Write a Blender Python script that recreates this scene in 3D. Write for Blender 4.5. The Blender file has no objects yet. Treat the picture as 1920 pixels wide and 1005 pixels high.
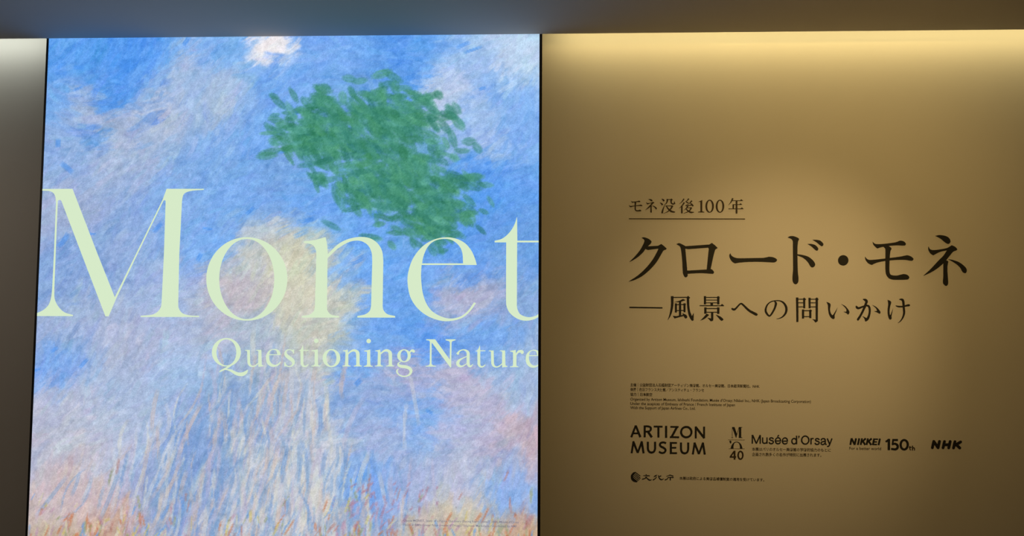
import bpy, math, re
import numpy as np
from mathutils import Matrix, Vector

scn = bpy.context.scene
COL = scn.collection

# ------------------------------------------------------------------ camera
F = 1400.0                      # focal length in pixels of the 1920x1005 frame
CAM = np.array([0.0, -3.15, 1.55])
def cam_axes(pitch, yaw, roll):
    f = np.array([-math.sin(yaw) * math.cos(pitch), math.cos(yaw) * math.cos(pitch), math.sin(pitch)])
    rt = np.array([math.cos(yaw), math.sin(yaw), 0.0])
    up = np.cross(rt, f)
    rt2 = math.cos(roll) * rt + math.sin(roll) * up
    return rt2, f, np.cross(rt2, f)
RT, FW, UP = cam_axes(math.radians(3.30), math.radians(2.38), math.radians(0.36))
cd = bpy.data.cameras.new('camera')
cd.sensor_width = 36.0; cd.sensor_fit = 'HORIZONTAL'; cd.lens = F * 36.0 / 1920.0
cd.clip_start = 0.05
cam = bpy.data.objects.new('camera', cd); COL.objects.link(cam)
mw = Matrix.Identity(4)
for i in range(3):
    mw[i][0], mw[i][1], mw[i][2], mw[i][3] = RT[i], UP[i], -FW[i], CAM[i]
cam.matrix_world = mw
scn.camera = cam

def at(px, py, y=0.0):
    """pixel -> (x, z) on the vertical plane at depth y"""
    d = FW + RT * (px - 960.0) / F - UP * (py - 502.5) / F
    k = (y - CAM[1]) / d[1]
    return CAM[0] + d[0] * k, CAM[2] + d[2] * k

# ------------------------------------------------------------------ view, world, lights
vs = scn.view_settings
vs.view_transform = 'Standard'; vs.look = 'None'; vs.gamma = 1.0; vs.exposure = 0.0
vs.use_curve_mapping = False
w = bpy.data.worlds.new('world'); scn.world = w; w.use_nodes = True
w.node_tree.nodes['Background'].inputs[0].default_value = (1.0, 0.70, 0.42, 1)
w.node_tree.nodes['Background'].inputs[1].default_value = 0.088

CEIL = 2.684          # underside of the ceiling
GAP = 0.15            # light slot between ceiling edge and wall
FACE = -0.13          # front plane of the lightbox
BX0, BX1 = -2.106, -0.010   # outer sides of the lightbox

def area(name, loc, rot, sx, sy, power, col, spread=180):
    l = bpy.data.lights.new(name, 'AREA'); l.shape = 'RECTANGLE'; l.size = sx; l.size_y = sy
    l.energy = power; l.color = col; l.spread = math.radians(spread)
    o = bpy.data.objects.new(name, l); COL.objects.link(o); o.location = loc; o.rotation_euler = rot
    return o
# strips of the light slot: warm to the right of the lightbox, neutral to its left
SL_R = (0.03, 4.9); SL_L = (-4.9, -2.14)
area('slot_light_warm', ((SL_R[0] + SL_R[1]) / 2, -0.125, CEIL + 0.072), (math.radians(50), 0, 0),
     SL_R[1] - SL_R[0], 0.02, 7.0, (1.0, 0.80, 0.37))
area('slot_light_neutral', ((SL_L[0] + SL_L[1]) / 2, -0.125, CEIL + 0.072), (math.radians(50), 0, 0),
     SL_L[1] - SL_L[0], 0.02, 3.6, (0.92, 1.0, 0.97))
# ceiling spotlights: a wide one washes the title wall, a narrow one picks out the title
def spot(name, loc, aim, deg, power, col):
    l = bpy.data.lights.new(name, 'SPOT'); l.energy = power; l.color = col
    l.spot_size = math.radians(deg); l.spot_blend = 1.0; l.shadow_soft_size = 0.05
    o = bpy.data.objects.new(name, l); COL.objects.link(o); o.location = loc
    o.rotation_euler = (Vector(aim) - Vector(loc)).to_track_quat('-Z', 'Y').to_euler()
spot('ceiling_spotlight', (1.40, -1.86, CEIL - 0.12), (0.884, 0, 1.752), 100, 58, (1.0, 0.65, 0.21))
spot('ceiling_spotlight', (1.345, -1.67, CEIL - 0.12), (0.955, 0, 1.455), 46, 57, (1.0, 0.69, 0.31))
# added fill light, no known fixture, brightens the left end of the wall
spot('left_wall_fill', (-3.3, -1.5, CEIL - 0.10), (-2.6, 0, 1.45), 80, 17, (1.0, 0.86, 0.72))

# ------------------------------------------------------------------ materials
def mat(name, base, rough=0.7, noise=None, bump=None, emit=None, spec=0.3):
    m = bpy.data.materials.new(name); m.use_nodes = True
    nt = m.node_tree; b = nt.nodes['Principled BSDF']
    b.inputs['Roughness'].default_value = rough
    b.inputs['Specular IOR Level'].default_value = spec
    b.inputs['Base Color'].default_value = (*base, 1)
    tc = nt.nodes.new('ShaderNodeTexCoord')
    if noise:
        n = nt.nodes.new('ShaderNodeTexNoise'); n.inputs['Scale'].default_value = noise[0]; n.inputs['Detail'].default_value = 5
        nt.links.new(tc.outputs['Object'], n.inputs['Vector'])
        r = nt.nodes.new('ShaderNodeValToRGB')
        a = noise[1]
        r.color_ramp.elements[0].position = 0.3; r.color_ramp.elements[1].position = 0.7
        r.color_ramp.elements[0].color = (*[c * (1 - a) for c in base], 1)
        r.color_ramp.elements[1].color = (*[min(1, c * (1 + a)) for c in base], 1)
        nt.links.new(n.outputs['Fac'], r.inputs['Fac']); nt.links.new(r.outputs['Color'], b.inputs['Base Color'])
    if bump:
        n2 = nt.nodes.new('ShaderNodeTexNoise'); n2.inputs['Scale'].default_value = bump[0]; n2.inputs['Detail'].default_value = 3
        nt.links.new(tc.outputs['Object'], n2.inputs['Vector'])
        bp = nt.nodes.new('ShaderNodeBump'); bp.inputs['Strength'].default_value = bump[1]; bp.inputs['Distance'].default_value = 0.002
        nt.links.new(n2.outputs['Fac'], bp.inputs['Height']); nt.links.new(bp.outputs['Normal'], b.inputs['Normal'])
    if emit:
        b.inputs['Emission Color'].default_value = (*emit, 1); b.inputs['Emission Strength'].default_value = 1.0
    return m
def lin(r, g, b):
    return tuple(((c / 255.0 + 0.055) / 1.055) ** 2.4 if c > 10 else c / 255.0 / 12.92 for c in (r, g, b))

M_WALL = mat('matte_wall_paint', (0.54, 0.51, 0.45), 0.8, (1.6, 0.025), (420, 0.10))
M_CEIL = mat('matte_ceiling_paint', (0.52, 0.49, 0.46), 0.85, (2.0, 0.02), (300, 0.08))
M_FLOOR = mat('dark_floor', (0.10, 0.09, 0.08), 0.45, (3.0, 0.1))
M_BLACK = mat('black_anodised_frame', (0.006, 0.007, 0.009), 0.5, (60, 0.1))
M_INK = mat('black_vinyl', (0.013, 0.012, 0.009), 0.7, (80, 0.08), spec=0.25)
M_INK2 = mat('dark_brown_print', (0.036, 0.024, 0.009), 0.65, (80, 0.08), spec=0.2)
M_INK3 = mat('fine_brown_rule', (0.13, 0.09, 0.035), 0.65, (80, 0.08), spec=0.2)
M_CREAM = mat('backlit_cream_print', (0.02, 0.02, 0.02), 0.6, (30, 0.05), emit=lin(214, 234, 200))
M_CAPTION = mat('caption_print', (0.02, 0.02, 0.02), 0.6, (30, 0.05), emit=lin(120, 118, 135))
M_HOUSING = mat('grey_housing', (0.05, 0.05, 0.05), 0.6, (40, 0.1))

# ------------------------------------------------------------------ helpers
def tag(o, label=None, cat=None, group=None, kind=None):
    if label: o['label'] = label
    if cat: o['category'] = cat
    if group: o['group'] = group
    if kind: o['kind'] = kind
    return o
def mesh_obj(name, verts, faces, m, parent=None):
    me = bpy.data.meshes.new(name); me.from_pydata(verts, [], faces); me.update()
    me.materials.append(m)
    o = bpy.data.objects.new(name, me); COL.objects.link(o)
    if parent: o.parent = parent; o.matrix_parent_inverse = Matrix.Translation(-world_loc(parent))
    return o
def world_loc(o):
    v = Vector(o.location)
    while o.parent:
        # children of parts keep identity world transforms
        return Vector((0, 0, 0)) if o.type == 'MESH' else v
    return v
BOXF = [(0, 1, 2, 3), (7, 6, 5, 4), (0, 4, 5, 1), (1, 5, 6, 2), (2, 6, 7, 3), (3, 7, 4, 0)]
def box(name, x0, x1, y0, y1, z0, z1, m, parent=None):
    v = [(x0, y0, z0), (x0, y1, z0), (x1, y1, z0), (x1, y0, z0), (x0, y0, z1), (x0, y1, z1), (x1, y1, z1), (x1, y0, z1)]
    return mesh_obj(name, v, BOXF, m, parent)
def empty(name, loc):
    o = bpy.data.objects.new(name, None); COL.objects.link(o); o.location = loc; o.empty_display_size = 0.1
    return o

# ------------------------------------------------------------------ the room
tag(box('wall_back', -5.0, 5.0, 0.0, 0.12, 0.0, 3.05, M_WALL), kind='structure')
tag(box('ceiling', -5.0, 5.0, -6.0, -GAP, CEIL, CEIL + 0.03, M_CEIL), kind='structure')
tag(box('floor', -5.0, 5.0, -6.0, 0.12, -0.10, 0.0, M_FLOOR), kind='structure')
tag(box('trim_1', -5.0, 5.0, -GAP - 0.02, -GAP, CEIL + 0.03, 3.05, M_CEIL), kind='structure')   # upstand that hides the strips
tag(box('trim_2', -5.0, 5.0, -GAP - 0.02, 0.12, 3.05, 3.07, M_CEIL), kind='structure')          # lid of the slot

# ------------------------------------------------------------------ glyph outlines
def cr(pts, n=7):
    """Catmull-Rom through the points"""
    P = [np.array(p, float) for p in pts]
    if len(P) < 3: return [tuple(p) for p in P]
    P = [2 * P[0] - P[1]] + P + [2 * P[-1] - P[-2]]
    out = []
    for i in range(1, len(P) - 2):
        a, b, c, d = P[i - 1], P[i], P[i + 1], P[i + 2]
        for k in range(n):
            t = k / n
            out.append(tuple(0.5 * ((2 * b) + (c - a) * t + (2 * a - 5 * b + 4 * c - d) * t * t + (3 * b - a - 3 * c + d) * t ** 3)))
    out.append(tuple(P[-2]))
    return out
def ell(cx, cy, rx, ry, n=64, p=2.0):
    o = []
    for i in range(n):
        a = 2 * math.pi * i / n; c, s = math.cos(a), math.sin(a)
        o.append((cx + rx * math.copysign(abs(c) ** (2 / p), c), cy + ry * math.copysign(abs(s) ** (2 / p), s)))
    return o
def contour(s):
    """'x,y x,y S x,y x,y L x,y' -> points; S smooth spline from the current point, L straight, E ellipse"""
    toks = s.split()
    if toks[0] == 'E':
        v = [float(t) for t in toks[1].split(',')]
        return ell(*v[:4], p=v[4] if len(v) > 4 else 2.0)
    pts = []; mode = 'L'; run = []
    def flush():
        nonlocal run
        if run:
            base = [pts[-1]] if pts else []
            q = cr(base + run); pts.extend(q[1:] if base else q); run = []
    for t in toks:
        if t in 'LS':
            flush(); mode = t
        else:
            p = tuple(float(v) for v in t.split(','))
            if mode == 'L': pts.append(p)
            else: run.append(p)
    flush()
    return pts
def brush(pts, smooth=True, capr=False):
    """variable-width stroke (x, y, w) -> outline"""
    P = cr(pts, 6) if smooth and len(pts) > 2 else [tuple(map(float, p)) for p in pts]
    L, R = [], []
    for i, (x, y, wd) in enumerate(P):
        a = P[max(0, i - 1)]; b = P[min(len(P) - 1, i + 1)]
        dx, dy = b[0] - a[0], b[1] - a[1]; n = math.hypot(dx, dy) or 1
        nx, ny = -dy / n * max(wd, 1) / 2, dx / n * max(wd, 1) / 2
        L.append((x + nx, y + ny)); R.append((x - nx, y - ny))
    if capr:
        def cap(p, q):      # round end from p to q
            cx, cy = (p[0] + q[0]) / 2, (p[1] + q[1]) / 2; r = math.hypot(p[0] - cx, p[1] - cy)
            a0 = math.atan2(p[1] - cy, p[0] - cx)
            return [(cx + r * math.cos(a0 - math.pi * k / 7), cy + r * math.sin(a0 - math.pi * k / 7)) for k in range(1, 7)]
        return L + cap(L[-1], R[-1]) + R[::-1] + cap(R[0], L[0])
    return L + R[::-1]
def B(s, **k):
    return [brush([tuple(float(v) for v in t.split(',')) for t in s.split()], **k)]
def BL(s, **k):          # straight, constant corners
    return B(s, smooth=False, **k)
def C(*ss):              # a filled shape: outer contour and holes
    return [contour(s) for s in ss]
def clip_right(poly, lim):
    out = []
    for i in range(len(poly)):
        a, b = poly[i - 1], poly[i]
        ia, ib = a[0] <= lim, b[0] <= lim
        if ia != ib:
            t = (lim - a[0]) / (b[0] - a[0]); out.append((lim, a[1] + t * (b[1] - a[1])))
        if ib: out.append(b)
    return out

def fill(shapes2d, thick):
    """shapes2d: list of shapes, a shape = list of contours in (x, z) metres -> verts, faces (front at y = -thick)"""
    V, Fc = [], []
    t0 = thick
    for i, sh in enumerate(shapes2d):
        thick = t0 + i * 0.00006              # strokes of one glyph never share a front plane
        cu = bpy.data.curves.new('tmp', 'CURVE'); cu.dimensions = '2D'; cu.fill_mode = 'BOTH'; cu.extrude = thick / 2
        for c in sh:
            if len(c) < 3: continue
            s = cu.splines.new('POLY'); s.points.add(len(c) - 1); s.use_cyclic_u = True
            s.points.foreach_set('co', np.array([(x, z, 0, 1) for x, z in c], float).ravel())
        ob = bpy.data.objects.new('tmp', cu); me = bpy.data.meshes.new_from_object(ob)
        off = len(V)
        V += [(v.co.x, -v.co.z - thick / 2, v.co.y) for v in me.vertices]
        Fc += [tuple(off + i for i in p.vertices) for p in me.polygons]
        bpy.data.objects.remove(ob); bpy.data.curves.remove(cu); bpy.data.meshes.remove(me)
    return V, Fc
def glyph(name, shapes, org, sc, plane, m, parent, thick=0.0012, lim=None, off=(0, 0), k=1.0, piv=(0, 0)):
    """shapes in zoom coordinates; org, sc turn them into photo pixels, then onto the vertical plane"""
    S = []
    for sh in shapes:
        cs = []
        for c in sh:
            if lim: c = clip_right(c, lim)
            q = [at(org[0] + ((x - piv[0]) * k + piv[0]) / sc + off[0], org[1] + ((y - piv[1]) * k + piv[1]) / sc + off[1], plane) for x, y in c]
            cs.append(q)
        S.append(cs)
    V, Fc = fill(S, thick)
    V = [(x, y + plane, z) for x, y, z in V]
    return mesh_obj(name, V, Fc, m, parent)

def text(name, body, xl, yl, xr, yr, h, plane, m, parent, bold=0.0, shear=0.0, thick=0.0006, res=2):
    """a line of sans lettering, ink from (xl, yl) to (xr, yr) along the baseline, h pixels tall above it"""
    cu = bpy.data.curves.new('tmp', 'FONT'); cu.body = body; cu.offset = bold; cu.shear = shear; cu.resolution_u = res
    ob = bpy.data.objects.new('tmp', cu); me = bpy.data.meshes.new_from_object(ob)
    co = np.empty(len(me.vertices) * 3); me.vertices.foreach_get('co', co); co = co.reshape(-1, 3)
    fs = [tuple(p.vertices) for p in me.polygons]
    bpy.data.objects.remove(ob); bpy.data.curves.remove(cu); bpy.data.meshes.remove(me)
    x0, x1, y1 = co[:, 0].min(), co[:, 0].max(), co[:, 1].max()
    P0 = np.array(at(xl, yl, plane)); X = np.array(at(xr, yr, plane)) - P0; Y = np.array(at(xl, yl - h, plane)) - P0
    V = []
    for c in co:
        q = P0 + X * (c[0] - x0) / (x1 - x0) + Y * (c[1] / y1)
        V.append((q[0], plane - thick, q[1]))
    n = len(V); V += [(a, plane, c) for a, _, c in V]      # front sheet and rim down to the surface
    ed = {}
    for f in fs:
        for i in range(len(f)):
            e = (f[i - 1], f[i]); kk = (min(e), max(e)); ed[kk] = None if kk in ed else e
    rim = [(e[1], e[0], e[0] + n, e[1] + n) for e in ed.values() if e]
    return mesh_obj(name, V, fs + rim, m, parent)

# ------------------------------------------------------------------ the lightbox
LB = empty('lightbox', ((BX0 + BX1) / 2, FACE / 2, 0.56))
tag(LB, 'tall backlit picture panel of brushy blue sky in a thin black frame on the wall', 'lightbox')
BZ0, BZ1, FT = 0.56, 2.80, 0.008
FACE_Y = FACE + 0.003
box('frame_rail', BX0, BX0 + FT, FACE, 0.0, BZ0, BZ1, M_BLACK, LB)
box('frame_rail', BX1 - FT, BX1 + 0.003, FACE, 0.0, BZ0, BZ1, M_BLACK, LB)
box('frame_rail', BX0 + FT, BX1 - FT, FACE, 0.0, BZ0, BZ0 + FT, M_BLACK, LB)
box('frame_rail', BX0 + FT, BX1 - FT, FACE, 0.0, BZ1 - FT, BZ1, M_BLACK, LB)
box('back_panel', BX0 + FT, BX1 - FT, FACE_Y + 0.02, -0.002, BZ0 + FT, BZ1 - FT, M_HOUSING, LB)

# printed face: an abstract field of brush marks in sky, cloud and meadow colours
def paint(nx, ny):
    rng = np.random.default_rng(11)
    # colour notes at (x, y, radius, r, g, b), x y in the frame of the picture 0..960, 0..960
    notes = [
        (60, 40, 90, 92, 158, 236), (170, 60, 90, 84, 152, 238), (130, 90, 60, 70, 145, 238), (300, 60, 100, 128, 178, 238),
        (455, 15, 32, 232, 230, 240), (560, 40, 110, 122, 172, 240), (700, 40, 100, 92, 156, 236), (850, 60, 110, 150, 188, 238), (930, 30, 70, 178, 206, 242),
        (120, 150, 75, 160, 178, 214), (210, 160, 80, 172, 184, 212), (275, 75, 40, 178, 188, 216), (340, 130, 60, 172, 190, 220), (30, 130, 40, 120, 170, 232),
        (170, 230, 80, 156, 178, 218), (70, 240, 70, 140, 174, 224), (190, 190, 26, 72, 138, 226), (95, 200, 22, 84, 146, 228), (300, 230, 80, 128, 172, 230),
        (60, 330, 80, 150, 172, 216), (250, 320, 90, 132, 174, 230), (150, 400, 90, 138, 168, 216), (60, 460, 80, 132, 166, 218), (330, 420, 80, 120, 172, 236),
        (220, 500, 90, 148, 178, 226), (90, 560, 80, 150, 172, 214), (200, 590, 80, 164, 176, 214), (60, 640, 60, 118, 166, 234), (150, 690, 90, 154, 178, 220),
        (270, 660, 80, 150, 184, 232), (80, 770, 90, 172, 182, 212), (200, 800, 90, 166, 186, 222), (60, 860, 60, 188, 176, 190), (140, 900, 60, 190, 172, 190),
        (860, 150, 90, 118, 170, 238), (930, 220, 80, 128, 176, 238), (880, 300, 90, 92, 156, 236), (930, 400, 70, 108, 160, 226), (820, 420, 70, 96, 158, 236),
        (640, 430, 80, 110, 168, 240), (700, 520, 90, 112, 166, 236), (840, 500, 60, 166, 172, 206), (800, 540, 60, 160, 172, 212), (930, 520, 60, 140, 174, 222),
        (760, 590, 60, 88, 154, 238), (640, 620, 60, 122, 172, 238), (880, 600, 60, 110, 166, 236), (930, 640, 60, 150, 178, 222), (700, 660, 60, 164, 170, 210),
        (650, 720, 60, 140, 172, 222), (740, 760, 70, 116, 170, 238), (800, 700, 60, 172, 176, 212), (860, 730, 70, 170, 174, 212), (930, 790, 60, 178, 166, 190),
        (690, 800, 70, 160, 174, 216), (800, 830, 80, 168, 180, 214), (900, 870, 70, 132, 174, 232), (620, 850, 60, 104, 162, 238), (680, 880, 50, 142, 172, 224),
        # clouds and haze through the middle
        (430, 160, 70, 116, 168, 236), (470, 250, 80, 122, 168, 226), (400, 330, 60, 122, 172, 236), (540, 330, 70, 112, 168, 238),
        (600, 170, 80, 104, 160, 212), (690, 240, 80, 104, 162, 206), (740, 330, 70, 104, 162, 218), (790, 130, 60, 186, 200, 230), (860, 210, 50, 176, 196, 232),
        (420, 420, 70, 176, 190, 206), (500, 480, 90, 192, 198, 188), (390, 520, 60, 178, 176, 194), (540, 560, 70, 186, 194, 192), (330, 560, 60, 160, 178, 214),
        (430, 630, 80, 156, 178, 208), (380, 720, 80, 138, 168, 212), (300, 820, 80, 132, 162, 212), (250, 900, 60, 140, 160, 204),
        (500, 720, 70, 170, 186, 216), (560, 800, 60, 182, 194, 216), (460, 850, 70, 182, 190, 212), (540, 900, 60, 196, 200, 204), (400, 920, 60, 170, 178, 206),
        (720, 930, 40, 176, 176, 178), (790, 920, 50, 190, 186, 172), (850, 935, 40, 186, 180, 176), (930, 930, 40, 186, 158, 140), (600, 930, 40, 150, 164, 196),
        (60, 945, 40, 180, 168, 160), (150, 950, 40, 186, 158, 150), (880, 970, 60, 180, 160, 148), (760, 970, 60, 178, 176, 178),
    ]
    N = np.array(notes, float)
    cl = N[:, 3] > 145                                           # cloud notes lean warm and pale
    N[cl, 3] += 14; N[cl, 4] += 8; N[cl, 5] -= 2
    ys, xs = np.mgrid[0:ny, 0:nx]
    X = xs / (nx - 1) * 960.0; Y = ys / (ny - 1) * 985.0
    # gentle warp so the fields have ragged edges
    def smooth_noise(seed, cell):
        r = np.random.default_rng(seed); gx, gy = int(1000 / cell) + 3, int(1000 / cell) + 3
        g = r.normal(size=(gy, gx)); fx, fy = X / cell, Y / cell
        ix, iy = fx.astype(int), fy.astype(int); tx, ty = fx - ix, fy - iy
        tx = tx * tx * (3 - 2 * tx); ty = ty * ty * (3 - 2 * ty)
        return (g[iy, ix] * (1 - tx) + g[iy, ix + 1] * tx) * (1 - ty) + (g[iy + 1, ix] * (1 - tx) + g[iy + 1, ix + 1] * tx) * ty
    wx = X + 16 * smooth_noise(1, 70) + 9 * smooth_noise(2, 28); wy = Y + 16 * smooth_noise(3, 70) + 9 * smooth_noise(4, 28)
    num = np.zeros((ny, nx, 3)); den = np.full((ny, nx, 1), 1e-6)
    for x, y, r, cr_, cg, cb in N:
        g = np.exp(-((wx - x) ** 2 + (wy - y) ** 2) / (2 * (r * 0.48) ** 2))[..., None] * (80.0 / r) ** 0.8
        num += g * np.array([cr_, cg, cb]); den += g
    base = num / den
    img = base.copy()
    sx = (nx - 1) / 960.0
    ang = 0.55 * smooth_noise(5, 160) - 0.45                     # direction of the marks
    def stroke(x, y, ln, wd, th, col, alpha):
        R = ln * 0.6 + wd; x0, x1 = int(max(0, (x - R) * sx)), int(min(nx, (x + R) * sx + 1)); y0, y1 = int(max(0, (y - R) * sx)), int(min(ny, (y + R) * sx + 1))
        if x1 <= x0 or y1 <= y0: return
        gx = X[y0:y1, x0:x1] - x; gy = Y[y0:y1, x0:x1] - y
        c, s = math.cos(th), math.sin(th)
        u = gx * c + gy * s; v = -gx * s + gy * c + 0.012 * u * u * rng.normal(0, .25)
        br = np.sin(v * 2.6 / max(wd * .18, .7) + rng.uniform(0, 6)) * 0.25 + 0.85
        a = np.clip((1 - (np.abs(u) / (ln / 2)) ** 4), 0, 1) * np.clip(1.8 * (1 - (np.abs(v) / (wd / 2)) ** 4), 0, 1) * br * alpha
        a = np.clip(a, 0, 1)[..., None]
        img[y0:y1, x0:x1] = img[y0:y1, x0:x1] * (1 - a) + np.array(col) * a
    def sample(x, y):
        return base[min(ny - 1, max(0, int(y * sx))), min(nx - 1, max(0, int(x * sx)))]
    for n, l0, l1, w0, w1, jit, al in ((2400, 36, 100, 13, 28, 7, .75), (4600, 16, 46, 6, 12, 9, .6), (5000, 8, 20, 2.2, 4.5, 10, .38)):
        for _ in range(n):
            x, y = rng.uniform(0, 960), rng.uniform(0, 985)
            j = rng.normal(0, 10, 2)
            col = sample(x + j[0], y + j[1]) + rng.normal(0, jit) * np.array([1.1, .9, .6]) + rng.normal(0, 3, 3)
            th = ang[min(ny - 1, int(y * sx)), min(nx - 1, int(x * sx))] + rng.normal(0, .35)
            if y > 800: th = -1.25 + rng.normal(0, .3)
            stroke(x, y, rng.uniform(l0, l1), rng.uniform(w0, w1), th, col, al)
    # accents: brighter blue dabs in the sky, meadow blades along the bottom
    for _ in range(60):
        x, y = rng.uniform(0, 960), rng.uniform(0, 880)
        if np.ptp(sample(x, y)) > 70 and sample(x, y)[2] > 215:
            stroke(x, y, rng.uniform(14, 40), rng.uniform(5, 11), rng.normal(-.5, .5), (74, 146, 238), .6)
    reeds = [(206, 208, 214), (118, 156, 208), (186, 182, 208), (204, 186, 180), (148, 176, 208), (216, 216, 206), (130, 164, 204)]
    for y in np.sort(985 - rng.beta(1.1, 2.2, 620) * 390):
        x = rng.normal(420, 60 + (y - 560) * .22)
        stroke(x, y, rng.uniform(45, 120), rng.uniform(4, 10), -1.42 + (x - 430) * -.0006 + rng.normal(0, .16), reeds[rng.integers(len(reeds))], .55)
    leafc = [(560, 175, 60, 38), (650, 220, 70, 50), (735, 285, 55, 55), (690, 160, 50, 30), (770, 355, 40, 38), (520, 215, 40, 26), (660, 310, 50, 30)]
    def dab(x, y, ln, wd, th, col, alpha):                        # pointed leaf-like touch
        n = 7
        for k in range(n):
            t = (k + .5) / n - .5; q = math.sqrt(max(.05, 1 - (2 * t) ** 2))
            stroke(x + t * ln * math.cos(th), y + t * ln * math.sin(th), ln / n * 2.2, wd * q, th, col, alpha)
    for k in range(900):
        cx, cy, dx, dy = leafc[rng.integers(len(leafc))]
        sp_ = 1.0 if k < 250 else .82
        x, y = rng.normal(cx, dx * sp_), rng.normal(cy, dy * sp_); g = rng.normal(0, 11)
        dab(x, y, rng.uniform(18, 44), rng.uniform(9, 19), rng.uniform(-.3, 1.3), (64 + g, 140 + g, 116 + g * .8 + rng.normal(0, 8)), .42)
    grass = [(196, 120, 84), (206, 190, 110), (214, 206, 170), (178, 128, 120), (150, 160, 120), (104, 158, 226), (186, 150, 176)]
    for _ in range(520):
        x = rng.uniform(0, 960); y = 985 - abs(rng.normal(0, 48))
        if 230 < x < 560 and rng.random() < .6: continue
        stroke(x, y, rng.uniform(12, 38), rng.uniform(2.5, 6), -1.35 + rng.normal(0, .3), grass[rng.integers(len(grass))], .62)
    for _ in range(46):
        x, y = rng.uniform(610, 780), rng.uniform(850, 940)
        stroke(x, y, rng.uniform(8, 24), rng.uniform(2.5, 6), -1.05 + rng.normal(0, .3), (176, 130, 150), .55)
    # weave and paint ridges
    img += 4.5 * smooth_noise(8, 5)[..., None] + 4.0 * rng.normal(size=(ny, nx, 1)) + 3 * smooth_noise(9, 11)[..., None]
    return np.clip(img, 0, 255)

NX, NY = 500, 512
pic = paint(NX, NY)
c = pic / 255.0
lin_pic = np.where(c > .04045, ((c + .055) / 1.055) ** 2.4, c / 12.92)
zt = CEIL + 0.03                       # picture height covered by the notes runs to the ceiling edge
fx = np.linspace(BX0 + FT, BX1 - FT, NX); fz = np.linspace(zt, BZ0 + FT, NY)
GX, GZ = np.meshgrid(fx, fz)
co = np.stack([GX, np.full_like(GX, FACE_Y), GZ], -1).reshape(-1, 3)
idx = np.arange(NX * NY).reshape(NY, NX)
quads = np.stack([idx[1:, :-1], idx[1:, 1:], idx[:-1, 1:], idx[:-1, :-1]], -1).reshape(-1, 4)
me = bpy.data.meshes.new('printed_face')
me.vertices.add(len(co)); me.vertices.foreach_set('co', co.ravel())
me.loops.add(quads.size); me.loops.foreach_set('vertex_index', quads.ravel().astype(np.int32))
me.polygons.add(len(quads)); me.polygons.foreach_set('loop_start', np.arange(0, quads.size, 4, dtype=np.int32))
me.update(calc_edges=True); me.validate()
ca = me.color_attributes.new('paint', 'FLOAT_COLOR', 'POINT')
ca.data.foreach_set('color', np.concatenate([lin_pic.reshape(-1, 3), np.ones((NX * NY, 1))], 1).ravel().astype(np.float32))
M_FACE = bpy.data.materials.new('backlit_picture_print'); M_FACE.use_nodes = True
nt = M_FACE.node_tree; b = nt.nodes['Principled BSDF']
b.inputs['Base Color'].default_value = (.02, .02, .02, 1); b.inputs['Roughness'].default_value = .7
at_n = nt.nodes.new('ShaderNodeAttribute'); at_n.attribute_name = 'paint'
tc = nt.nodes.new('ShaderNodeTexCoord')
nz = nt.nodes.new('ShaderNodeTexNoise'); nz.inputs['Scale'].default_value = 230; nz.inputs['Detail'].default_value = 2
nt.links.new(tc.outputs['Object'], nz.inputs['Vector'])
mr = nt.nodes.new('ShaderNodeMapRange'); mr.inputs['From Min'].default_value = .3; mr.inputs['From Max'].default_value = .7
mr.inputs['To Min'].default_value = .90; mr.inputs['To Max'].default_value = 1.10
nt.links.new(nz.outputs['Fac'], mr.inputs['Value'])
nt.links.new(at_n.outputs['Color'], b.inputs['Emission Color']); nt.links.new(mr.outputs['Result'], b.inputs['Emission Strength'])
me.materials.append(M_FACE)
face = bpy.data.objects.new('printed_face', me); COL.objects.link(face); face.parent = LB
face.matrix_parent_inverse = Matrix.Translation(-Vector(LB.location))

LP = FACE_Y - 0.0003
def face_letter(shapes, org, sc, **k):
    if isinstance(shapes[0][0], tuple): shapes = [shapes]      # a single shape
    o = glyph('letter', shapes, org, sc, LP, M_CREAM, face, thick=0.0004, **k)
    o.matrix_parent_inverse = Matrix.Identity(4)
    return o
O8 = (50, 350)
gM = C('220,35 L 688,32 1060,1000 1322,1658 2040,195 2100,32 2658,32 2658,48 S 2480,62 2370,100 2335,180 2325,320 L 2290,1000 2274,1740 S 2280,1820 2340,1900 2460,1932 2588,1936 '
       'L 2588,1955 1710,1955 1710,1936 S 1880,1920 1970,1870 2015,1800 2025,1720 L 2060,1000 2080,370 2086,214 S 2072,204 2056,205 L 1668,1000 1338,1690 1230,1945 1182,1945 820,1000 '
       '522,215 S 508,202 490,200 468,212 L 435,1000 415,1550 S 420,1680 470,1790 560,1880 695,1925 L 695,1942 142,1941 142,1902 S 250,1850 330,1770 370,1650 385,1500 L 410,1000 440,240 S 430,150 400,95 340,66 220,60')
face_letter(gM, O8, 8)
face_letter(C('E 557,528,456,470', 'E 556,529,310,451'), (370, 435), 6)
face_letter(C('118,105 S 230,92 362,58 L S 378,130 388,248 L S 500,140 610,82 740,56 860,70 950,130 1000,220 1012,330 L 1005,830 S 1015,880 1060,925 1145,945 L 1145,963 720,963 720,945 '
              'S 810,925 860,885 875,830 L 888,330 S 880,230 840,150 770,105 690,98 600,125 490,195 385,295 L 378,840 S 385,885 425,930 515,945 L 515,963 95,963 95,945 S 180,930 230,890 243,840 L 258,300 S 255,210 215,145 118,120'), (550, 435), 6)
face_letter(C('924,371 S 900,290 860,205 790,125 690,75 570,60 430,90 300,175 200,310 150,470 148,600 180,740 260,860 380,950 520,998 640,1000 760,965 850,890 915,800 L 893,792 '
              'S 830,880 760,940 680,968 590,970 490,935 410,880 350,790 315,680 300,560 297,470 303,371', '308,353 S 325,270 370,170 440,105 540,78 640,90 720,150 760,230 770,353'), (740, 435), 6)
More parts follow.
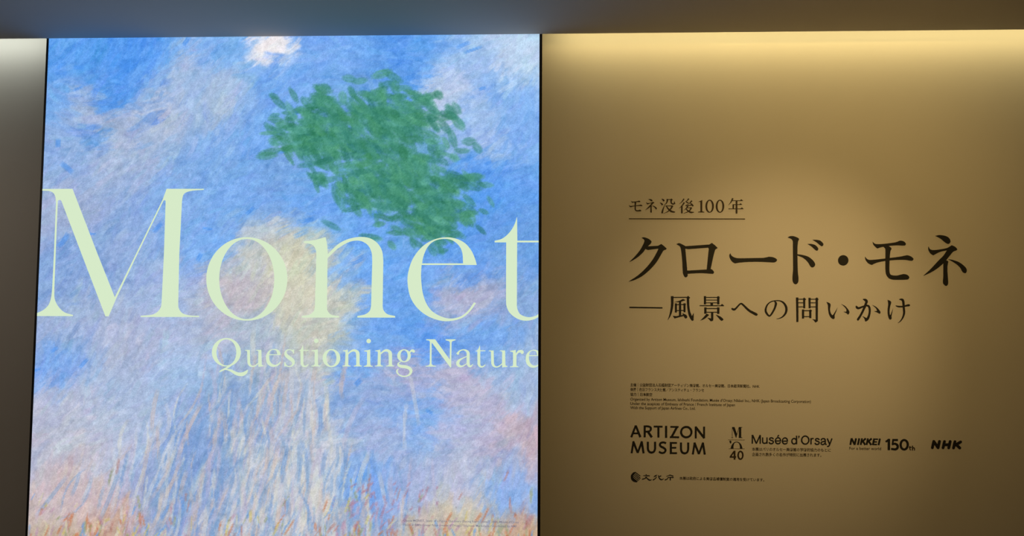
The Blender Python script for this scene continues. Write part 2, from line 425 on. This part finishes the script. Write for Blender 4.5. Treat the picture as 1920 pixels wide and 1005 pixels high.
face_letter(C('955,50 L 960,410 1292,410 1292,436 957,436 953,1387 S 967,1453 1013,1520 1120,1557 1227,1540 1287,1500 L 1287,1550 S 1200,1593 1080,1611 960,1580 853,1500 800,1400 790,1293 L 793,436 620,436 620,412 S 720,385 800,330 870,250 920,160 955,50'), (850, 400), 8, lim=1290)

Z = 9.57; Z1, Z2, Z3, Z4 = (390, 620), (550, 620), (690, 620), (830, 620)
gu = C('665,345 L 752,345 758,580 S 775,615 805,630 850,615 901,575 L 905,375 S 895,362 862,354 L 862,345 958,345 963,590 S 970,615 1000,628 L 1000,640 905,648 903,595 S 850,640 790,652 735,630 708,580 L 703,378 S 695,362 665,356')
ge = C('1307,438 S 1290,380 1245,338 1185,328 1110,350 1055,410 1040,480 1050,560 1090,620 1150,648 1210,645 1270,615 1310,560 L 1297,554 S 1255,595 1210,612 1160,600 1120,560 1100,500 1097,441', '1101,425 S 1115,375 1150,348 1185,345 1225,362 1245,425')
gs = C('1545,335 L 1545,410 1530,410 S 1510,370 1470,348 1430,355 1410,385 1425,420 1470,455 1530,500 1558,550 1550,600 1510,640 1450,652 1400,635 L 1370,645 1368,565 1385,565 S 1410,615 1450,635 1490,625 1510,590 1495,555 1440,515 1390,470 1370,420 1380,375 1415,340 1460,332 1510,345')
gt = C('1705,250 L 1712,345 1803,345 1803,360 1712,360 1712,580 S 1720,615 1750,628 1800,598 L 1808,606 S 1770,645 1730,655 1690,640 1662,600 L 1660,365 1620,360 S 1670,330 1705,250')
gi = C('E 412,182,40,40') + C('330,355 S 390,345 440,335 L 442,600 S 455,622 485,630 L 485,642 325,642 325,630 S 365,620 383,600 L 383,400 S 378,375 330,368')
go = C('E 684,492,158,162', 'E 684,492,90,140')
gn = C('890,355 S 930,350 975,338 L 985,395 S 1030,355 1085,332 1140,345 1180,380 1190,430 L 1190,600 S 1200,622 1230,630 L 1230,642 1085,642 1085,630 S 1120,622 1130,600 L 1128,440 S 1120,395 1090,375 1040,385 988,425 L 985,600 S 995,622 1028,630 L 1028,642 880,642 880,630 S 920,622 930,600 L 935,410 S 930,375 890,368')
face_letter([C('E 330,388,260,256', 'E 330,390,178,234'), C('400,615 L 215,715 200,750 330,692 425,630'),
             C('300,694 S 330,686 420,697 500,735 570,752 640,738 690,712 705,700 L 720,706 S 700,765 650,805 590,817 500,797 420,745 350,712 300,704')], Z1, Z)
face_letter([gu], Z1, Z); face_letter([ge], Z1, Z); face_letter([gs], Z1, Z); face_letter([gt], Z1, Z)
gi = [[gi[0]], [gi[1]]]
face_letter(gi, Z2, Z); face_letter([go], Z2, Z); face_letter([gn], Z2, Z)
face_letter(gi, Z2, Z, off=(940 / Z, .4)); face_letter([gn], Z2, Z, off=(582 / Z, 0))
face_letter([C('E 647,450,122,116', 'E 647,450,64,98'), C('735,385 S 770,345 810,335 840,360 835,390 805,392 785,378 750,405'),
             B('590,556,12 548,582,22 548,618,45 600,640,52 680,650,56 748,680,55 772,725,52 750,780,36 690,815,22 620,818,24 555,790,22 522,745,26 522,712,26 550,690,12')], Z3, Z)
face_letter([C('1045,155 L 1205,155 1468,520 1470,215 S 1455,190 1395,172 L 1395,155 1570,155 1570,172 S 1515,190 1500,215 L 1492,660 1478,660 1142,210 1140,590 S 1160,620 1218,632 L 1218,645 1033,645 1033,632 S 1090,620 1108,590 L 1112,205 S 1095,180 1045,170')], Z3, Z)
face_letter([B('1612,415,34 1625,385,30 1660,357,22 1710,343,20 1760,357,34 1794,395,54 1797,450,54 1797,580,54 1810,625,44 1840,640,32 1885,600,8'),
             B('1775,462,14 1700,495,20 1640,530,40 1612,575,56 1620,615,54 1660,640,36 1710,630,22 1778,588,12'), C('E 1613,408,24,24')], Z3, Z)
face_letter([gt], Z4, Z, off=(-1037 / Z, 8 / Z)); face_letter([gu], Z4, Z, off=(163 / Z, 10 / Z))
face_letter([C('1210,362 S 1260,355 1310,345 L 1315,410 S 1350,360 1400,345 1445,360 1455,390 1440,415 1410,415 1395,395 1360,400 1325,440 L 1325,615 S 1330,635 1360,640 L 1360,655 1208,655 1208,642 S 1250,635 1262,610 L 1262,410 S 1255,385 1210,375')], Z4, Z)
face_letter([ge], Z4, Z, off=(450 / Z, 15 / Z), lim=1727 - 450)
def face_line(*a):
    o = text('caption_line', *a, LP, M_CAPTION, face, bold=.004, thick=.0002); o.matrix_parent_inverse = Matrix.Identity(4)
face_line('Claude MONET, Study of a Figure Outdoors (Facing Right) [detail], 1886, Musée d’Orsay', 756, 977.8, 973, 981.0, 4.2)
face_line('Photo © RMN-Grand Palais (musée d’Orsay) / Stéphane Maréchalle / distributed by AMF', 756, 985.8, 969, 988.8, 4.2)

# ------------------------------------------------------------------ lettering on the wall
WP = -0.0002
def sign(name, label, cat, px, py):
    x, z = at(px, py); o = empty(name, (x, 0, z)); return tag(o, label, cat)
def put(name, shapes, org, sc, parent, m=M_INK, **k):
    return glyph(name, shapes, org, sc, WP, m, parent, **k)

# main title
T = sign('title_lettering', 'row of the largest black katakana characters on the tan wall', 'lettering', 1490, 535)
KA, KB, KC, KD = (1170, 430), (1350, 430), (1530, 430), (1690, 430); ZD = 9.135
put('character', [C('315,152 S 360,143 430,165 480,200 493,228 478,260 L 428,305 610,295 668,262 S 715,298 766,345 L 755,362 S 715,378 690,410 590,580 480,710 340,830 200,905 85,938 L 90,930 S 250,825 400,685 520,535 600,390 618,345 L 430,370 385,350 S 345,410 260,490 170,550 100,585 L 102,578 S 200,480 290,370 350,260 372,200 L S 350,172 315,152')], KA, Z, T)
put('character', [C('940,265 S 985,248 1030,262 1105,302 L 1530,272 1575,243 S 1630,285 1681,335 L S 1640,362 1630,385 1600,500 1555,710 L S 1590,730 1615,770 1600,795 1575,797 L S 1400,785 1250,790 1142,797 L S 1140,840 1110,860 1085,845 1060,790 1053,700 1045,550 1025,370 1003,305 940,265',
                    '1100,345 L 1155,355 1510,328 1523,345 1485,720 1135,740')], KA, Z, T)
put('character', [C('183,430 S 215,480 300,515 450,518 L 780,512 S 850,498 880,492 950,500 1010,530 1020,560 990,588 930,592 700,582 500,585 350,597 270,610 L S 220,580 180,520 168,465 183,430')], KB, Z, T)
put('character', [C('1212,145 S 1260,122 1330,125 1400,155 1417,180 1400,220 1390,300 L 1388,440 S 1395,740 1408,890 1395,960 1357,985 1315,955 1300,880 1312,720 L 1308,300 S 1305,210 1275,170 1212,145'),
                  C('1380,445 S 1480,460 1580,490 1660,550 1702,610 1700,655 1665,682 1625,665 1570,580 1490,510 1380,465'),
                  C('1660,188 S 1730,188 1800,205 1850,255 1848,290 1825,302 1790,280 1730,230 1660,188'),
                  C('1570,262 S 1640,262 1710,285 1758,335 1757,370 1735,382 1700,360 1640,305 1570,262')], KB, Z, T)
put('character', [C('E 488,556,93,93')], KC, Z, T)
g_mo = [C('1015,222 S 1050,255 1100,265 1220,260 1380,240 1450,225 1510,203 1570,215 1610,255 1600,285 1560,292 1450,287 1300,298 1180,318 1100,342 L S 1060,310 1025,265 1015,222'),
        C('1200,303 L 1285,290 S 1340,325 1352,355 1335,390 1322,500 1315,700 1325,790 1360,822 1450,828 1520,812 1580,802 1640,820 1672,860 1655,893 1610,902 1480,905 1370,900 1300,870 1255,800 1243,700 L 1245,400 S 1240,345 1200,303'),
        C('878,490 S 920,535 990,548 1200,528 1500,490 1590,472 1640,466 1700,485 1745,525 1735,555 1700,562 1600,548 1450,548 1250,565 1100,595 1000,637 L S 940,610 890,550 878,490')]
put('character', g_mo, KC, Z, T)
g_ne = [C('580,110 S 660,98 760,115 820,155 840,205 825,240 795,248 750,225 670,160 580,110'),
        C('465,295 S 490,340 550,355 650,345 760,325 810,305 862,272 L S 920,300 955,340 940,360 885,385 830,450 720,580 600,680 480,750 380,795 L 385,785 S 500,680 640,530 720,450 780,360 L S 680,380 610,410 545,445 L S 500,415 465,360 460,310 465,295'),
        C('715,550 L 765,528 S 800,550 795,590 788,640 L 788,720 S 795,820 800,900 795,945 768,968 735,950 712,910 718,800 L 718,580'),
        C('800,510 S 880,525 980,560 1060,615 1110,670 1118,715 1105,745 1080,748 1045,725 1000,650 920,580 800,510')]
put('character', g_ne, KD, ZD, T)

# subtitle
U = sign('subtitle_lettering', 'medium black Japanese subtitle row led by a long dash below the largest characters', 'lettering', 1440, 607)
SA, SB, SC_ = (1170, 545), (1360, 545), (1530, 545); Y = 9.6
put('dash', [C('100,288 L 692,298 692,320 100,312')], SA, Y, U)
put('character', [B('868,98,46 868,250,42 850,370,36 822,460,22 790,525,4'), BL('880,120,16 1150,118,16'), C('1125,115 L 1155,93 1192,128 1165,148'),
                  B('1152,112,42 1155,250,38 1170,370,38 1195,450,46 1232,515,44 1250,532,16'), C('1252,532 L 1255,398 1212,475 1200,500'),
                  C('905,205 L 1000,180 1060,148 1108,170 1010,203'), BL('935,228,34 935,390,32'), BL('1090,228,36 1090,385,32'), BL('935,250,13 1112,248,13'), BL('935,356,13 1090,354,13'),
                  BL('1010,180,36 1010,455,36'), C('882,452 L 915,497 1100,447 1090,430 940,458'), C('1052,405 S 1120,438 1138,480 1112,497 1085,470 1052,405')], SA, Y, U)
put('character', [BL('1458,98,38 1458,245,36'), BL('1697,105,42 1697,245,38'), BL('1458,120,14 1697,120,14'), BL('1458,168,12 1697,168,12'), BL('1458,217,12 1697,217,12'), C('1675,112 L 1698,95 1727,128 1700,145'),
                  BL('1580,212,46 1580,268,40'), BL('1362,268,14 1795,270,14'), C('1732,268 L 1765,237 1804,272'), BL('1465,300,38 1465,412,36'), BL('1697,300,40 1697,415,38'), BL('1465,320,14 1697,320,14'), BL('1465,386,12 1697,386,12'),
                  BL('1588,386,38 1588,520,36'), C('1607,505 S 1600,538 1565,545 1540,520 1508,488 L 1570,500'), C('1488,412 L 1532,437 S 1460,500 1372,537 L S 1420,490 1488,412'), C('1658,433 S 1730,463 1782,507 1782,530 1755,537 1725,510 1658,433')], SA, Y, U)
put('character', [B('114,314,20 135,332,34 165,338,36 200,308,30 250,253,28 285,232,28 320,255,30 420,350,38 500,398,44 558,428,44 578,438,22')], SB, Y, U)
put('character', [B('885,188,14 910,228,38 890,310,34 850,390,32 815,440,28 792,458,22'), B('800,462,20 765,435,30 730,380,34 728,320,32 760,250,24 820,200,18 900,180,16 980,182,18 1050,220,30 1095,300,40 1090,390,38 1040,460,26 980,495,14 920,508,4')], SB, Y, U)
put('character', [BL('1292,122,42 1297,562,36'), BL('1645,130,42 1645,548,38'), BL('1418,135,38 1420,315,34'), BL('1515,128,38 1517,315,34')] +
    [BL('1292,%d,13 1430,%d,13' % (v, v)) for v in (152, 217, 290)] + [BL('1515,%d,13 1650,%d,13' % (v, v)) for v in (152, 217, 290)] +
    [C('1395,145 L 1418,123 1454,157 1430,172'), C('1622,145 L 1645,120 1677,160 1650,172'), C('1665,525 S 1655,553 1620,567 1600,540 1568,513 L 1630,522'),
     BL('1398,338,38 1398,498,36'), BL('1527,345,38 1529,490,36'), BL('1398,358,14 1540,358,14'), BL('1398,465,12 1527,465,12'), C('1505,352 L 1530,336 1560,363 1535,378')], SB, Y, U)
put('character', [C('188,203 S 240,222 262,255 252,330 262,395 295,440 330,400 388,302 L S 360,380 335,440 335,490 315,508 275,490 235,425 218,340 212,255 188,203'),
                  C('455,240 S 530,282 592,360 598,400 577,427 545,402 498,380 L 546,376 S 545,335 510,288 455,240')], SC_, Y, U)
put('character', [B('720,272,16 735,300,38 765,315,36 830,292,30 900,268,28 948,280,34 966,340,36 958,430,36 928,505,44 890,545,22'), C('835,458 L 895,485 925,500 920,540 885,552 S 870,500 835,458'),
                  B('845,152,10 885,165,40 908,192,46 895,240,42 868,310,40 810,430,36 758,512,40 745,532,24'), C('1012,256 S 1090,298 1152,370 1155,405 1140,412 1105,392 1045,370 L 1098,364 S 1080,318 1012,256')], SC_, Y, U)
put('character', [C('1288,165 S 1335,185 1352,215 1335,280 1322,370 1332,440 1355,400 1385,318 L S 1370,400 1358,460 1360,500 1340,520 1312,500 1292,430 1288,340 1298,240 1288,165'),
                  B('1432,268,8 1480,284,26 1560,285,26 1620,270,30 1665,262,38 1690,262,22'), B('1498,155,8 1545,160,38 1568,192,42 1578,300,38 1584,400,36 1562,480,28 1520,545,16 1472,582,3')], SC_, Y, U)

# anniversary line
A_ = sign('anniversary_lettering', 'small underlined row of dark Japanese characters and the number 100 above the largest characters', 'lettering', 1288, 411)
SM = (1170, 360)
def small(shapes, x0, y0, sx, sy, sc0, k, tx, ty):
    return [[[((x - x0) / sc0 * k * 8 + tx, (y - y0) / sc0 * k * 8 + ty) for x, y in c] for c in sh] for sh in shapes]
put('character', small(g_mo, 878, 203, 0, 0, Z, .2725, 78, 130), SM, 8, A_, M_INK2)
put('character', small(g_ne, 380, 98, 0, 0, ZD, .270, 318, 105), SM, 8, A_, M_INK2)
put('character', [B('565,102,6 590,118,20 600,138,24'), B('542,160,6 568,178,20 578,196,22'), B('573,318,26 582,270,20 612,192,4'), B('650,105,20 648,140,18 632,172,12 605,192,3'), BL('648,112,9 716,112,9'), C('690,112 L 712,98 732,116 720,126'),
                  B('710,108,24 708,150,18 718,172,16 745,180,16 762,168,12'), C('770,178 L 756,140 744,178'), BL('622,208,9 730,208,10'), B('728,205,24 705,248,20 655,295,12 595,320,3'), B('636,212,8 668,255,18 715,292,24 765,300,10'), C('720,285 L 770,296 752,312')], SM, 8, A_, M_INK2)
put('character', [B('900,102,20 870,145,13 828,180,3'), B('905,158,22 872,205,15 826,245,3'), BL('868,205,22 868,320,22'), B('972,100,22 950,128,12 930,145,10 968,165,16'), B('1018,132,22 975,175,10 925,205,8 1020,196,14'), B('995,165,6 1020,188,18 1038,212,20'),
                  B('960,205,20 935,245,13 895,275,3'), BL('935,238,8 1012,236,9'), B('1012,232,24 990,270,18 945,302,12 892,320,3'), B('925,245,8 962,282,17 1005,305,22 1048,304,8')], SM, 8, A_, M_INK2)
put('character', [BL('1160,130,26 1160,300,26'), C('1115,146 L 1174,120 1174,150 1148,148'), C('1112,306 L 1112,298 1150,290 1172,290 1204,298 1204,306')], SM, 8, A_, M_INK2)
put('character', [C('E 1285,213,63,97', 'E 1285,213,37,84')], SM, 8, A_, M_INK2)
put('character', [C('E 1440,213,63,97', 'E 1440,213,37,84')], SM, 8, A_, M_INK2)
put('character', [B('1632,95,24 1605,150,15 1566,198,3'), BL('1612,130,9 1775,130,9'), C('1735,130 L 1758,108 1786,132'), BL('1635,188,9 1760,188,9'), C('1725,188 L 1748,168 1774,190'), BL('1640,185,22 1640,252,20'), BL('1568,252,9 1785,252,9'), C('1740,252 L 1768,230 1794,255'), BL('1688,128,24 1688,322,24')], SM, 8, A_, M_INK2)
put('underline', [C('75,395 L 1815,398 1815,411 75,407')], SM, 8, A_, M_INK2)

# credits
CR = sign('credit_lettering', 'block of six tiny lines of Japanese and Latin credits above the logos', 'lettering', 1350, 768)
def line(parent, *a, **k): return text('text_line', *a, WP, k.pop('m', M_INK2), parent, **k)
line(CR, '主催｜公益財団法人石橋財団アーティゾン美術館、オルセー美術館、日本経済新聞社、NHK', 1182, 724.0, 1424, 726.8, 6.0, bold=.008)
line(CR, '後援｜在日フランス大使館／アンスティチュ・フランセ', 1182, 732.6, 1320, 734.2, 6.0, bold=.008)
line(CR, '協力｜日本航空', 1182, 741.8, 1223, 742.3, 6.0, bold=.01)
line(CR, 'Organized by Artizon Museum, Ishibashi Foundation; Musée d’Orsay; Nikkei Inc.; NHK (Japan Broadcasting Corporation)', 1182, 750.7, 1520.5, 755.4, 5.2, bold=.004)
line(CR, 'Under the auspices of Embassy of France / French Institute of Japan', 1182, 759.0, 1378, 761.6, 5.2, bold=.004)
line(CR, 'With the Support of Japan Airlines Co., Ltd.', 1182, 766.8, 1304, 768.2, 5.2, bold=.004)

# two-line wordmark in wide capitals
W1 = sign('wordmark_logo', 'two stacked lines of bold wide black capitals below the credits', 'logo', 1252, 852)
AO = (1175, 790)
def mono(s, **k): return BL(s, **k)
def wm(shapes, off=(0, 0)): put('letter', shapes, AO, 12, W1, off=(off[0] / 12, off[1] / 12))
wm([mono('105,355,46 205,92,40'), mono('205,92,40 310,355,46'), mono('140,268,36 270,268,36'), C('183,90 L 228,90 240,130 170,130')])
wm([mono('407,92,44 407,356,44'), B('395,112,40 480,111,40 535,132,40 545,170,44 530,208,40 480,228,38 395,230,38'), mono('470,215,48 568,356,48')])
wm([mono('610,115,38 808,118,38'), mono('715,115,44 715,361,44')])
wm([mono('888,100,46 888,368,46')])
wm([mono('985,122,36 1168,124,36'), mono('1142,110,48 1003,365,48'), mono('975,352,38 1180,356,38')])
wm([C('E 1342,240,139,139', 'E 1342,240,94,94')])
wm([mono('1555,115,42 1555,380,42'), mono('1548,120,46 1748,376,46'), mono('1742,118,40 1742,380,40')])
gMw = [mono('113,713,42 155,450,42'), mono('148,448,46 250,705,40'), mono('250,705,40 345,448,46'), mono('340,450,42 382,715,44')]
wm(gMw)
gUw = [B('478,458,44 478,560,44 482,630,44 510,682,44 560,700,44 610,682,44 636,630,44 640,560,44 640,458,44')]
wm(gUw)
wm([B('888,492,42 850,476,40 805,472,42 762,492,44 750,530,44 775,565,44 825,590,44 866,622,44 872,662,44 845,700,42 800,710,42 760,700,40 728,676,38')])
wm([mono('995,465,46 995,732,46'), mono('980,482,36 1130,484,36'), mono('980,592,34 1115,592,34'), mono('980,712,36 1132,714,36')])
wm(gUw, (745, 17)); wm(gMw, (1376, 28))

# stacked monogram with the number 40, and the name beside it
MO = sign('monogram_logo', 'stacked M and half O monogram over the number 40 beside a museum name', 'logo', 1381, 862)
MM = (1360, 790); ZM = 12.57
put('letter', [C('160,133 L 215,133 278,310 252,388'), BL('163,140,6 163,384,6'), BL('254,380,8 318,150,8'), BL('347,135,52 347,385,52'), BL('318,138,8 396,138,8'), BL('316,381,8 398,381,8'), BL('145,382,6 182,382,6')], MM, ZM, MO)
put('rule', [BL('65,434,6 460,437,6')], MM, ZM, MO, M_INK3)
put('apostrophe', [C('95,462 S 128,455 143,485 128,525 L 112,505')], MM, ZM, MO)
put('letter', [C('122,642 S 150,560 200,500 265,478 330,500 380,560 405,642 L 345,642 S 342,570 318,512 265,490 215,514 195,570 190,642')], MM, ZM, MO)
put('rule', [BL('85,642,5 455,645,5')], MM, ZM, MO, M_INK3)
put('number', [BL('212,700,34 118,835,34'), BL('106,838,32 255,838,32'), BL('218,692,40 218,898,40')], MM, ZM, MO, M_INK2)
put('number', [C('E 357,797,73,107', 'E 357,797,37,74')], MM, ZM, MO, M_INK2)
def nm(*shapes, off=(0, 0)): put('letter', list(shapes), (1400, 800), 11.294, MO, off=(off[0] / 11.294, off[1] / 11.294))
def bw(s, wd): return B(' '.join('%s,%g' % (t, wd) for t in s.split()))
nm(BL('120,175,26 120,357,26'), BL('126,176,28 205,356,24'), BL('205,356,24 284,178,28'), BL('287,175,26 287,358,26'))
nm(bw('338,226 338,300 345,335 375,350 410,342 428,315 431,280', 25), BL('431,226,25 431,358,25'))
g_s = [bw('568,262 548,240 520,234 492,244 488,268 512,286 545,296 564,316 556,345 522,358 490,350 474,326', 25)]
nm(*g_s)
g_e = [bw('716,300 708,258 688,238 662,232 630,246 610,280 610,315 630,348 662,360 696,350 716,326', 25), BL('608,300,22 727,300,22')]
nm(*g_e, BL('652,208,22 684,178,22')); nm(*g_e, off=(147, 4))
nm(C('E 1005,306,62,70', 'E 1005,306,36,45'), BL('1056,190,26 1056,370,26'))
nm(C('1092,190 L 1120,190 1120,218 1098,250 1088,246 1102,218 1092,218'))
nm(C('E 1240,282,90,98', 'E 1240,282,62,72'))
nm(BL('1362,240,26 1362,373,26'), bw('1362,300 1370,268 1390,250 1418,250', 24))
nm(*g_s, off=(971, 16))
nm(bw('1576,290 1590,262 1622,250 1655,262 1664,300 1664,350 1676,372 1694,374', 25), bw('1664,306 1620,314 1582,328 1576,356 1606,378 1646,362 1664,330', 24))
nm(BL('1706,248,27 1758,372,26'), B('1806,248,26 1765,355,25 1742,405,25 1704,418,24'))
line(MO, '本展はパリのオルセー美術館の学術的協力のもとに', 1410, 844.6, 1557.5, 846.6, 6.0, bold=.006)
line(MO, '企画され数多くの名作が特別に出展されます。', 1410, 854.4, 1540, 856.0, 6.0, bold=.006)

NK = sign('newspaper_logo', 'bold slanted black wordmark with a tagline and a big 150th', 'logo', 1654, 846)
NO = (1580, 810)
def nk(*sh): put('letter', [BL(q) for q in sh], NO, 8, NK)
nk('115,190,27 133,94,27', '133,94,26 180,190,26', '180,190,27 200,94,27')
nk('228,191,27 248,94,27')
nk('270,191,27 290,94,27', '346,96,27 284,150,22', '302,136,26 338,192,26')
nk('358,191,27 378,95,27', '434,97,27 372,150,22', '390,137,26 428,193,26')
nk('452,192,27 472,97,27', '468,106,18 530,107,18', '460,146,17 514,147,17', '450,185,18 514,186,18')
nk('538,194,27 558,98,27')
line(NK, 'For a better world', 1592.5, 843.0, 1652, 843.8, 5.2, bold=.004)
put('number', [BL('692,102,36 692,270,36'), BL('645,146,26 696,112,30')], NO, 8, NK)
put('number', [BL('745,119,30 828,119,30'), BL('756,110,26 748,190,26'), B('738,186,24 785,174,30 820,198,34 822,236,34 790,258,32 726,252,28')], NO, 8, NK)
put('number', [C('E 922,190,70,86', 'E 922,190,36,56')], NO, 8, NK)
put('suffix', [B('1008,210,14 1008,240,14 1010,260,14 1024,270,12'), BL('994,229,12 1032,229,12'), BL('1046,204,15 1046,274,15'), B('1048,246,12 1060,234,13 1073,240,14 1076,256,14 1076,274,14')], NO, 8, NK, M_INK2)

NH = sign('broadcaster_logo', 'short slanted black wordmark of three letters with rounded ends', 'logo', 1774, 841)
def rd(s): return BL(s, capr=True)
put('letter', [rd('1345,234,41 1366,140,41'), rd('1366,140,41 1430,234,41'), rd('1430,234,41 1451,140,41')], NO, 8, NH)
put('letter', [rd('1505,236,41 1526,142,41'), rd('1516,190,41 1602,190,41'), rd('1590,236,41 1611,142,41')], NO, 8, NH)
put('letter', [rd('1662,238,41 1683,144,41'), rd('1768,148,41 1688,196,41'), rd('1700,186,41 1755,238,41')], NO, 8, NH)

BU = sign('crest_logo', 'round striped black crest with three brush-written characters and a fine print line', 'logo', 1223, 905)
BO = (1170, 875); ZB = 19.2
put('crest', [C('430,180 S 330,210 262,290 250,370 270,460 340,530 430,555 475,550 L S 400,480 340,400 330,330 370,260 430,180')] +
    [BL(s) for s in ('405,195,24 590,338,22', '375,235,20 592,415,22', '345,280,20 568,460,20', '335,345,20 530,500,20', '335,410,20 490,535,20')], BO, ZB, BU)
put('character', [B('792,270,18 808,318,28'), B('695,322,18 800,312,22 925,328,32'), B('832,345,24 775,410,28 655,450,32'), B('760,350,16 850,430,30 930,482,38 1005,462,8')], BO, ZB, BU)
put('character', [B('1200,295,8 1130,325,36 1078,368,26'), B('1160,345,22 1148,405,28 1045,480,38'), B('1340,325,34 1280,350,26 1245,365,12'), B('1242,305,22 1265,395,30 1340,462,38 1440,432,10')], BO, ZB, BU)
put('character', [C('E 1655,298,18,18'), B('1525,345,14 1655,305,24 1775,338,32'), B('1592,368,24 1572,428,28 1475,478,34'), B('1585,380,22 1680,380,22 1785,388,34'), BL('1668,390,36 1668,485,34')], BO, ZB, BU)
line(BU, '本展は政府による美術品補償制度の適用を受けています。', 1274, 899.0, 1433, 902.2, 5.6, bold=.006)
